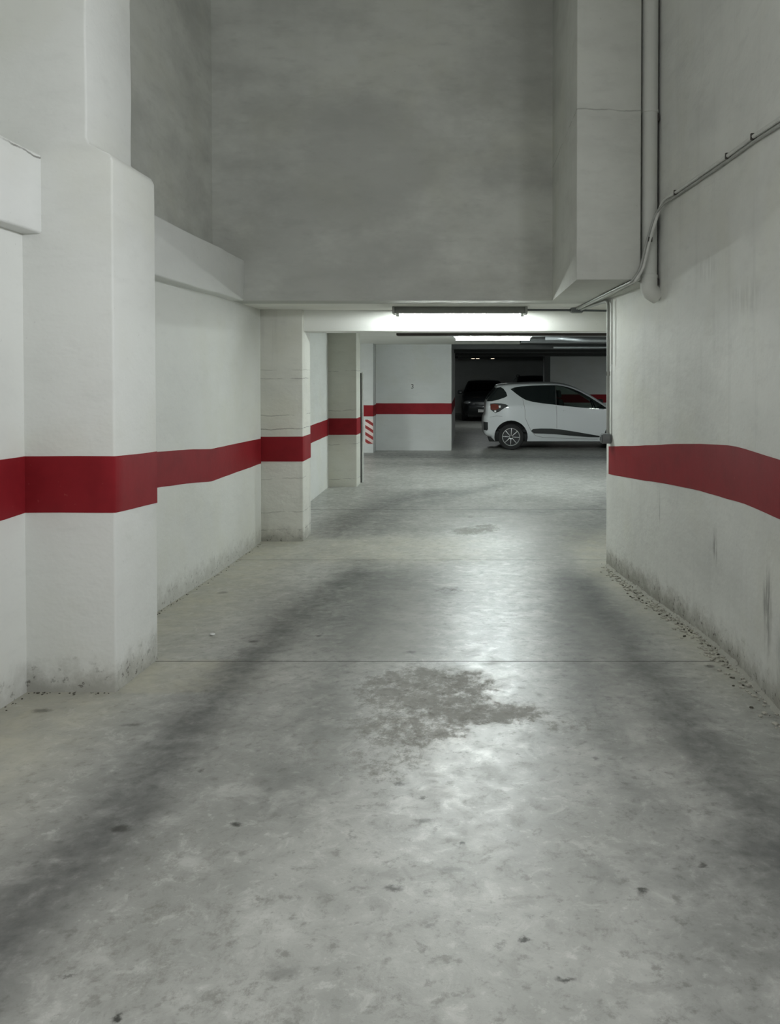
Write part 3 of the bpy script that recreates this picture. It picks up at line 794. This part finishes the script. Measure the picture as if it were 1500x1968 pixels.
# ------------------------------------------------------------------ cars
def car_paint(name, col, rough=.35):
    k = NT(name); k.b.inputs['Base Color'].default_value = tuple(col)+(1,)
    k.b.inputs['Roughness'].default_value = rough; k.b.inputs['Coat Weight'].default_value = .6; k.b.inputs['Coat Roughness'].default_value = .06
    n = k.noise(60, 2); c = k.mix(k.ramp(n, .4, .7, 0, .06), col, tuple(q*.8 for q in col)); k.l.new(c, k.b.inputs['Base Color'])
    return k.m
def glass_mat(name, tint, opacity):
    m = bpy.data.materials.new(name); m.use_nodes = True; t = m.node_tree; t.nodes.clear()
    out = t.nodes.new('ShaderNodeOutputMaterial'); tr = t.nodes.new('ShaderNodeBsdfTransparent'); tr.inputs[0].default_value = tuple(tint)+(1,)
    gl = t.nodes.new('ShaderNodeBsdfGlossy'); gl.inputs['Roughness'].default_value = .03; gl.inputs['Color'].default_value = (.9, .95, .95, 1)
    df = t.nodes.new('ShaderNodeBsdfDiffuse'); df.inputs[0].default_value = (.015, .02, .02, 1)
    lw = t.nodes.new('ShaderNodeFresnel'); lw.inputs[0].default_value = 1.45
    m1 = t.nodes.new('ShaderNodeMixShader'); m1.inputs[0].default_value = opacity
    t.links.new(tr.outputs[0], m1.inputs[1]); t.links.new(df.outputs[0], m1.inputs[2])
    m2 = t.nodes.new('ShaderNodeMixShader'); t.links.new(lw.outputs[0], m2.inputs[0])
    t.links.new(m1.outputs[0], m2.inputs[1]); t.links.new(gl.outputs[0], m2.inputs[2]); t.links.new(m2.outputs[0], out.inputs[0])
    return m
M_white_paint = car_paint('white_car_paint', (.60, .62, .63))
M_black_paint = car_paint('black_car_paint', (.012, .014, .016), .3)
M_navy_paint = car_paint('dark_car_paint', (.02, .024, .028), .3)
M_glass = glass_mat('tinted_glass', (.55, .62, .58), .10)
M_glass_dark = glass_mat('dark_privacy_glass', (.10, .12, .12), .75)
M_trim = simple('black_car_trim', (.018, .02, .02), .55)
M_tyre = simple('tyre_rubber', (.015, .015, .015), .8)
M_rim = simple('machined_alloy', (.62, .63, .63), .28, .9)
M_rim_dark = simple('black_wheel_face', (.02, .02, .022), .4)
M_redlens = simple('tail_lamp_red', (.16, .03, .02), .15)
M_clearlens = simple('tail_lamp_clear', (.85, .85, .85), .12)
M_fabric = simple('dark_seat_fabric', (.03, .03, .032), .9)
M_headl = simple('headlamp_glass', (.25, .26, .27), .08, .5)
M_chrome = simple('chrome', (.7, .7, .7), .15, 1)

def inside(p, poly):
    x, y = p; c = False; j = len(poly)-1
    for i in range(len(poly)):
        xi, yi = poly[i]; xj, yj = poly[j]
        if (yi > y) != (yj > y) and x < (xj-xi)*(y-yi)/(yj-yi)+xi: c = not c
        j = i
    return c
def dens(poly, step, closed=True):
    out = []; n = len(poly)
    for i in range(n if closed else n-1):
        a, b = poly[i], poly[(i+1) % n]; L = math.hypot(b[0]-a[0], b[1]-a[1]); k = max(1, int(round(L/step)))
        for q in range(k): out.append((a[0]+(b[0]-a[0])*q/k, a[1]+(b[1]-a[1])*q/k))
    if not closed: out.append(poly[-1])
    return out
def smooth_poly(pts, step):
    """Catmull-Rom through an open list of points"""
    P = [pts[0]]+list(pts)+[pts[-1]]; out = []
    for i in range(1, len(P)-2):
        p0, p1, p2, p3 = P[i-1], P[i], P[i+1], P[i+2]; L = math.hypot(p2[0]-p1[0], p2[1]-p1[1]); k = max(1, int(L/step))
        for q in range(k):
            t = q/k
            out.append(tuple(.5*((2*p1[a])+(-p0[a]+p2[a])*t+(2*p0[a]-5*p1[a]+4*p2[a]-p3[a])*t*t+(-p0[a]+3*p1[a]-3*p2[a]+p3[a])*t**3) for a in (0, 1)))
    out.append(pts[-1]); return out

def build_car(name, loc, rz, spec):
    """local frame: x forward from the rear bumper, y across, z up. Side skin = triangulated side elevation bent by half-width w(x,z)."""
    root = empty(name, loc, rz)
    Hs = spec['half']; belt = spec['belt']; L = spec['length']; paint = spec['paint']; tum = spec.get('tumble', .38)
    top = smooth_poly(spec['top'], .05)            # rear bottom -> over the roof -> front bottom
    zs = spec['sill']; wx = spec['wheels']; wr = spec['wheel_r']; ar = spec['arch_r']
    bottom = []
    xf, xb = top[-1][0], top[0][0]
    bot = []
    def arch(cx, d):
        # from high x to low x across the arch
        pts = []
        a0 = math.asin(max(-1, min(1, (zs-wr)/ar)))
        for i in range(17):
            a = a0+(math.pi-2*a0)*i/16
            pts.append((cx+ar*math.cos(a), wr+ar*math.sin(a)))
        return pts
    bot = arch(wx[1], 0)+dens([(wx[1]-ar*.99, zs), (wx[0]+ar*.99, zs)], .08, False)[1:-1]+arch(wx[0], 0)
    outline = top+bot
    def dist_top(x, z):
        d = 9
        for a, b in zip(top, top[1:]):
            q, _ = seg_d(x, z, a, b); d = min(d, q)
        return d
    xr0 = min(p[0] for p in top); xf0 = max(p[0] for p in top)
    def w(x, z, edge=True):
        v = Hs-.03*((z-.55)/.45)**2 if z < belt else Hs-.03*((belt-.55)/.45)**2-tum*(z-belt)
        v -= spec.get('rear_taper', .20)*max(0, (.60-(x-xr0))/.60)**2.2+.26*max(0, (.85-(xf0-x))/.85)**2.2
        if z < .35: v -= .05*(.35-z)/.2
        if edge:
            r = .075; d = dist_top(x, z)
            if d < r: v -= r*(1-math.sqrt(max(0, 1-(1-d/r)**2)))
        return v
    regions = spec['regions']                       # (part name, polygon, material, offset, label)
    pts = []; edges = []
    def add_loop(poly, closed=True):
        i0 = len(pts); pts.extend(poly); n = len(poly)
        for i in range(n if closed else n-1): edges.append((i0+i, i0+(i+1) % n))
    add_loop(outline)
    for nm, poly, m, off, lb in regions: add_loop(dens(poly, .06))
    g = .055
    x = xr0
    while x < xf0:
        z = .15
        while z < 1.7:
            p = (x+g*.13*math.sin(z*37), z+g*.11*math.sin(x*29))
            if inside(p, outline):
                ok = True
                if ok: pts.append(p)
            z += g
        x += g
    # rings just inside the top outline keep the rounded shoulder smooth
    for dd in (.012, .030, .055):
        for i in range(1, len(top)-1):
            a, b = top[i-1], top[i+1]; t = Vector((b[0]-a[0], b[1]-a[1])).normalized(); n = Vector((t.y, -t.x))
            p = (top[i][0]+n.x*dd, top[i][1]+n.y*dd)
            if inside(p, outline) and dist_top(*p) > dd*.8: pts.append(p)
    res = delaunay_2d_cdt([Vector(p) for p in pts], edges, [], 0, 1e-5)
    V, F = res[0], res[2]
    tris = {'__body': []}
    for f in F:
        c = sum((V[i] for i in f), Vector((0, 0)))/len(f)
        if not inside((c.x, c.y), outline): continue
        hit = '__body'
        for k, (nm, poly, m, off, lb) in enumerate(regions):
            if inside((c.x, c.y), poly): hit = k
        tris.setdefault(hit, []).append(tuple(f))
    cache = {}
    def W(i):
        if i not in cache: cache[i] = w(V[i].x, V[i].y)
        return cache[i]
    def skin(key, off, sides=(-1, 1)):
        bm = bmesh.new()
        for s in sides:
            mp = {}
            for f in tris.get(key, []):
                vs = []
                for i in f:
                    if i not in mp: mp[i] = bm.verts.new((V[i].x, s*(W(i)+off), V[i].y))
                    vs.append(mp[i])
                if s > 0: vs = vs[::-1]
                bm.faces.new(vs)
        return bm
    # body: side skins plus the cross strip over roof, bonnet and tail
    bm = skin('__body', 0)
    gl = {'windscreen': bmesh.new(), 'rear_window': bmesh.new(), 'bumper': bmesh.new()}
    nl = 10
    rows = []
    for i, (x, z) in enumerate(top):
        a = top[max(0, i-1)]; b = top[min(len(top)-1, i+1)]; t = Vector((b[0]-a[0], b[1]-a[1])).normalized(); n = Vector((-t.y, t.x))
        ww = w(x, z); rows.append([(x+n.x*.03*(1-(q/(nl/2))**2), q/(nl/2)*ww, z+n.y*.03*(1-(q/(nl/2))**2)) for q in range(-nl//2, nl//2+1)])
    def strip(tgt, i, q0, q1):
        for q in range(q0, q1):
            quad = [rows[i][q], rows[i][q+1], rows[i+1][q+1], rows[i+1][q]]
            tgt.faces.new([tgt.verts.new(c) for c in quad])
    for i in range(len(top)-1):
        mx = (top[i][0]+top[i+1][0])/2; mz = (top[i][1]+top[i+1][1])/2
        k = None
        for nm, (xa, xb_, za, zb_) in spec['strips'].items():
            if xa < mx < xb_ and za < mz < zb_: k = nm
        if k:
            strip(gl[k], i, 0 if k == 'bumper' else 0, nl)
        else: strip(bm, i, 0, nl)
    bmesh.ops.remove_doubles(bm, verts=bm.verts, dist=.0008)
    link_mesh('body_shell', bm, paint, root, smooth=40)
    for nm, b in gl.items():
        bmesh.ops.remove_doubles(b, verts=b.verts, dist=.0008)
        if len(b.faces): link_mesh(nm, b, {'windscreen': M_glass, 'rear_window': M_glass_dark, 'bumper': spec.get('bumper_mat', M_trim)}[nm], root, smooth=50)
        else: b.free()
    for k, (nm, poly, m, off, lb) in enumerate(regions):
        if not tris.get(k): continue
        for side in (-1, 1):
            o = link_mesh(nm, skin(k, off, (side,)), m, root, smooth=50)
            if lb: o['label'] = lb
    # underbody and cabin floor
    bm = bmesh.new(); bm_box(bm, xr0+.12, xf0-.15, -Hs+.22, Hs-.22, .17, .42, .03); link_mesh('underbody', bm, M_trim, root)
    bm = bmesh.new(); bm_box(bm, xr0+.35, xf0-.9, -Hs+.07, Hs-.07, .40, .46); link_mesh('cabin_floor', bm, M_fabric, root)
    for cx in wx:
        for s in (-1, 1):
            bm = bmesh.new(); A = []; B = []
            for i in range(19):
                a = -.25+(math.pi+.5)*i/18; xx = cx+(ar-.004)*math.cos(a); zz = wr+(ar-.004)*math.sin(a)
                A.append(bm.verts.new((xx, s*(w(xx, zz, False)-.006), zz))); B.append(bm.verts.new((xx, s*(Hs-.28), zz)))
            for i in range(18): bm.faces.new((A[i], A[i+1], B[i+1], B[i]))
            bm.faces.new(B)
            link_mesh('wheel_arch_liner', bm, M_trim, root, smooth=50)
    # wheels
    wheel0 = None
    for cx in wx:
        for s in (-1, 1):
            if wheel0 is None:
                bm = bmesh.new()
                lathe_bm(bm, [(wr*.66, -.075), (wr*.70, -.088), (wr*.86, -.098), (wr*.96, -.088), (wr, -.070), (wr, .070), (wr*.96, .088), (wr*.86, .098), (wr*.70, .088), (wr*.66, .075), (wr*.66, -.075)], 40)
                wh = link_mesh('wheel', bm, M_tyre, root)
                kids = []
                bm = bmesh.new(); lathe_bm(bm, [(wr*.665, -.082), (wr*.685, -.090), (wr*.655, -.090), (wr*.64, -.075), (wr*.62, .06), (wr*.66, .06)], 40)
                kids.append(link_mesh('rim', bm, M_rim, wh))
                bm = bmesh.new(); lathe_bm(bm, [(.001, -.045), (wr*.62, -.040), (wr*.62, -.03), (.001, -.03)], 32)
                kids.append(link_mesh('brake_disc', bm, M_rim_dark, wh))
                for q in range(spec.get('spokes', 8)):
                    bm = bmesh.new(); a = q*2*math.pi/spec.get('spokes', 8)
                    bm_box(bm, .03, wr*.64, -.086, -.055, -.007, .007, .002)
                    bmesh.ops.rotate(bm, verts=bm.verts, cent=(0, 0, 0), matrix=Matrix.Rotation(a+.06, 3, 'Y'))
                    sp = link_mesh('spoke', bm, M_rim if q % 2 == 0 else M_rim, wh); kids.append(sp)
                bm = bmesh.new(); lathe_bm(bm, [(.001, -.094), (.025, -.092), (.033, -.080), (.033, -.04)], 20); kids.append(link_mesh('hub_cap', bm, M_rim_dark, wh))
                wheel0 = wh
            else:
                wh = dup(wheel0, root)
                for kd in kids: dup(kd, wh)
            wh.location = (cx, s*(Hs-.105), wr)
            wh.rotation_euler = (0, 0, 0 if s < 0 else math.pi)
    # seats, steering wheel, mirrors
    sx = spec.get('seat_x', L*.50)
    for s in (-1, 1):
        bm = bmesh.new(); bm_box(bm, sx-.02, sx+.46, s*.36-.24, s*.36+.24, .46, .66, .05, 3); seat = link_mesh('front_seat', bm, M_fabric, root)
        b2 = bmesh.new(); bm_box(b2, -.06, .07, -.23, .23, 0, .60, .05, 3); bmesh.ops.transform(b2, matrix=Matrix.Translation((sx-.02, s*.36, .55)) @ Matrix.Rotation(-.28, 4, 'Y'), verts=b2.verts)
        link_mesh('backrest', b2, M_fabric, seat)
        b2 = bmesh.new(); bm_box(b2, -.045, .045, -.12, .12, .63, .80, .03, 3); bmesh.ops.transform(b2, matrix=Matrix.Translation((sx-.04, s*.36, .55)) @ Matrix.Rotation(-.20, 4, 'Y'), verts=b2.verts)
        link_mesh('headrest', b2, M_fabric, seat)
    bm = bmesh.new(); bm_box(bm, sx-1.0, sx-.55, -.58, .58, .46, .64, .05, 3); seat = link_mesh('rear_bench', bm, M_fabric, root)
    b2 = bmesh.new(); bm_box(b2, -.07, .07, -.58, .58, 0, .58, .05, 3); bmesh.ops.transform(b2, matrix=Matrix.Translation((sx-1.0, 0, .5)) @ Matrix.Rotation(-.25, 4, 'Y'), verts=b2.verts)
    link_mesh('backrest', b2, M_fabric, seat)
    bm = bmesh.new(); bm_box(bm, sx+.85, sx+1.25, -Hs+.12, Hs-.12, .55, .93, .06, 3); link_mesh('dashboard', bm, M_trim, root)
    bm = bmesh.new(); R = .18; pts_ = [(math.cos(a)*R, math.sin(a)*R, 0) for a in [i*2*math.pi/20 for i in range(21)]]
    tube_bm(bm, pts_, .014, 8, False); bmesh.ops.transform(bm, matrix=Matrix.Translation((sx+.74, .36, .93)) @ Matrix.Rotation(1.15, 4, 'Y'), verts=bm.verts)
    link_mesh('steering_wheel', bm, M_trim, root)
    mx, mz = spec['mirror']
    for s in (-1, 1):
        bm = bmesh.new(); yy = w(mx, mz, False); bm_box(bm, mx-.05, mx+.06, s*(yy+.11)-.09, s*(yy+.11)+.09, mz-.06, mz+.07, .03, 3)
        link_mesh('door_mirror', bm, spec.get('mirror_mat', paint), root)
    # nose and tail details
    nx = xf0
    bm = bmesh.new(); zc = spec['nose'][0]; xn = spec['nose'][1]
    for s in (-1, 1):
        b2 = bmesh.new(); bmesh.ops.create_uvsphere(b2, u_segments=20, v_segments=12, radius=1, matrix=Matrix.Translation((xn-.10, s*(Hs-.26), zc+.08)) @ Matrix.Diagonal((.12, .17, .075, 1)))
        link_mesh('headlamp', b2, M_headl, root)
    bm.free(); bm = bmesh.new()
    bm_box(bm, xn-.08, xn+.045, -.38, .38, zc-.10, zc+.06, .02, 2); link_mesh('grille', bm, M_trim, root)
    bm = bmesh.new(); bm_box(bm, xn-.02, xn+.055, -.26, .26, zc-.26, zc-.15, .004, 1); link_mesh('number_plate', bm, M_white_plastic, root)
    return root, w

def seam(pts, wd=.006):
    """thin closed polygon around an open line"""
    P = [Vector(p) for p in pts]; up = []; dn = []
    for i, p in enumerate(P):
        a = P[max(0, i-1)]; b = P[min(len(P)-1, i+1)]; t = (b-a).normalized(); n = Vector((-t.y, t.x))*wd/2
        up.append(tuple(p+n)); dn.append(tuple(p-n))
    return up+dn[::-1]
S = 85.5
def P(*l): return [((x-930)/S, (865.5-y)/S) for x, y in l]
top_i10 = P((945, 842), (934, 838), (930.5, 828), (930, 812), (931, 803), (934, 797), (934.5, 785), (936, 774), (940, 765.5), (948, 755), (955, 747), (957, 742.5), (968, 740.8), (985, 739.3), (1010, 737.8),
            (1040, 737.2), (1063, 737.4), (1085, 739.4), (1102, 743.5), (1122, 752), (1142, 763), (1164, 777), (1182, 788), (1200, 792.5), (1220, 798), (1234, 806), (1242, 818), (1244, 832), (1240, 846), (1226, 851))
side_win_rear = P((982.5, 748.5), (990, 745.3), (1003, 743.2), (1025, 741.7), (1050, 741.0), (1069, 741.0), (1069, 778.6), (1045, 776), (1026, 773.2), (1012, 769.5), (1003, 764.5), (994, 758), (986.5, 752))
side_win_front = P((1071.2, 741.0), (1085, 742.6), (1100, 746.6), (1118, 754), (1136, 764), (1154, 775.5), (1168, 785.5), (1160, 787.3), (1140, 786), (1110, 783.2), (1085, 780.6), (1071.2, 779))
white = dict(half=.83, belt=1.00, length=3.67, paint=M_white_paint, sill=(865.5-849)/S, wheels=((983-930)/S, (983-930)/S+2.47), wheel_r=.292, arch_r=.375, top=top_i10,
    strips={'windscreen': ((1104-930)/S, (1178-930)/S, .9, 1.4), 'rear_window': ((937-930)/S, (955-930)/S, (865.5-768)/S, (865.5-748)/S)},
    seat_x=1.93, mirror=(2.92, 1.02), mirror_mat=M_trim, nose=(.62, 3.655), spokes=8,
    regions=[
        ('rear_quarter_glass', P((936.5, 772.5), (947, 771.8), (960, 768.5), (972, 764.3), (976, 761.5), (974, 754.5), (969, 748), (963.5, 744.5), (955, 746.3), (947, 755.5), (940.5, 764)), M_glass_dark, .002, 'dark glass wrapping round the tail'),
        ('rear_door_window', side_win_rear, M_glass_dark, -.004, 'dark tinted rear door window'),
        ('front_door_window', side_win_front, M_glass, -.004, None),
        ('side_moulding', P((1021.5, 828.5), (1025, 825), (1040, 824), (1060, 824.2), (1080, 826), (1110, 830.8), (1140, 836), (1154, 838.6), (1154, 841), (1130, 840.3), (1100, 838), (1070, 835.2), (1045, 834), (1027, 833.4)), M_trim, .014, 'black side moulding'),
        ('tail_lamp', P((943, 776.5), (952, 775.6), (964, 776), (973, 777.6), (978.5, 780.8), (972, 783.6), (966, 787.5), (960, 792), (952.5, 794.5), (949, 792), (943.5, 788)), M_trim, .006, 'dark framed tail lamp'),
        ('tail_lamp_lens', P((943.6, 778.5), (950, 777.3), (957, 778), (961, 781), (959, 786), (952, 789.5), (944, 787.5)), M_redlens, .009, 'red tail lamp lens'),
        ('reversing_lens', P((959, 780.4), (962.6, 779.6), (963.2, 783.6), (959.6, 784.6)), M_clearlens, .012, None),
        ('indicator_lens', P((950.6, 789.6), (954.4, 789.2), (954.4, 793), (951, 793)), M_clearlens, .012, None),
        ('bumper_insert', P((930.4, 828), (930.0, 812), (938.5, 812.5), (938.8, 826), (937, 829)), M_trim, .003, 'dark insert in the rear bumper'),
        ('door_pillar', P((1069, 741), (1071.2, 741), (1071.2, 779), (1069, 778.6)), M_trim, -.003, 'black strip between the door windows'),
        ('door_handle', P((1003.5, 782.6), (1013, 782.8), (1013, 785.2), (1003.5, 785)), M_white_paint, .022, None),
        ('door_handle', P((1083.5, 788.8), (1094, 789.3), (1094, 791.7), (1083.5, 791.2)), M_white_paint, .022, None),
        ('door_seam', seam(P((1070, 779.5), (1071, 800), (1071, 824))), M_trim, -.004, None),
        ('door_seam', seam(P((1006, 767.5), (1010, 790), (1010, 803), (1015, 815), (1021, 828), (1030, 838), (1045, 841.5), (1071, 842.5), (1120, 844), (1150, 845))), M_trim, -.003, None),
        ('door_seam', seam(P((942, 803), (955, 800), (966, 801)), .005), M_trim, -.003, None),
    ])
car, wfun = build_car('hatchback_car', (.351, 18.22, 0), 0, white)
setp(car, 'small white hatchback parked side-on beyond the opening', 'car', 'parked cars')

def generic(kind):
    if kind == 'hatch':
        top = [(.12, .30), (.0, .42), (.0, .62), (.06, .80), (.10, .98), (.30, 1.36), (.50, 1.43), (1.2, 1.46), (1.9, 1.44), (2.3, 1.36), (2.95, 1.02), (3.4, .95), (3.85, .82), (4.0, .62), (4.0, .42), (3.88, .26)]
        return dict(half=.86, belt=.95, length=4.0, paint=M_black_paint, sill=.22, wheels=(.75, 3.25), wheel_r=.31, arch_r=.38, top=top, tumble=.45,
            strips={'windscreen': (2.35, 2.92, 1.0, 1.4), 'rear_window': (.10, .30, 1.0, 1.36)}, seat_x=1.9, mirror=(2.65, 1.02), nose=(.60, 3.98), spokes=8,
            regions=[('side_window', [(.62, 1.03), (.55, 1.28), (.8, 1.36), (1.45, 1.38), (1.45, 1.00)], M_glass_dark, -.004, None),
                     ('side_window', [(1.52, 1.0), (1.52, 1.38), (1.95, 1.36), (2.3, 1.27), (2.72, 1.0)], M_glass_dark, -.004, None)])
    top = [(.12, .34), (.0, .46), (.0, .70), (.05, .95), (.10, 1.10), (.28, 1.50), (.50, 1.59), (1.3, 1.62), (2.1, 1.60), (2.5, 1.50), (3.1, 1.12), (3.6, 1.04), (4.1, .92), (4.3, .70), (4.3, .46), (4.18, .30)]
    return dict(half=.90, belt=1.05, length=4.3, paint=M_navy_paint, sill=.26, wheels=(.80, 3.45), wheel_r=.34, arch_r=.42, top=top, tumble=.40,
        strips={'windscreen': (2.55, 3.08, 1.14, 1.52), 'rear_window': (.08, .28, 1.1, 1.5)}, seat_x=2.05, mirror=(2.85, 1.12), nose=(.68, 4.28), spokes=10,
        regions=[('side_window', [(.60, 1.13), (.55, 1.42), (.8, 1.50), (1.6, 1.53), (1.6, 1.10)], M_glass_dark, -.004, None),
                 ('side_window', [(1.67, 1.10), (1.67, 1.53), (2.1, 1.50), (2.45, 1.40), (2.9, 1.10)], M_glass_dark, -.004, None)])
c2, _ = build_car('hatchback_car', (.62, 31.6, 0), -math.pi/2, generic('hatch'))
setp(c2, 'black hatchback in the dark left of the white car', 'car', 'parked cars')
c3, w3 = build_car('offroad_car', (2.55, 31.6, 0), -math.pi/2, generic('suv'))
setp(c3, 'taller dark car with roof rails behind the roof of the white car', 'car', 'parked cars')
for s in (-1, 1):
    tube('roof_rail', round_path([(.6, s*.60, 1.58), (.68, s*.60, 1.67), (2.15, s*.60, 1.66), (2.3, s*.60, 1.56)], .08), .016, M_trim, c3)
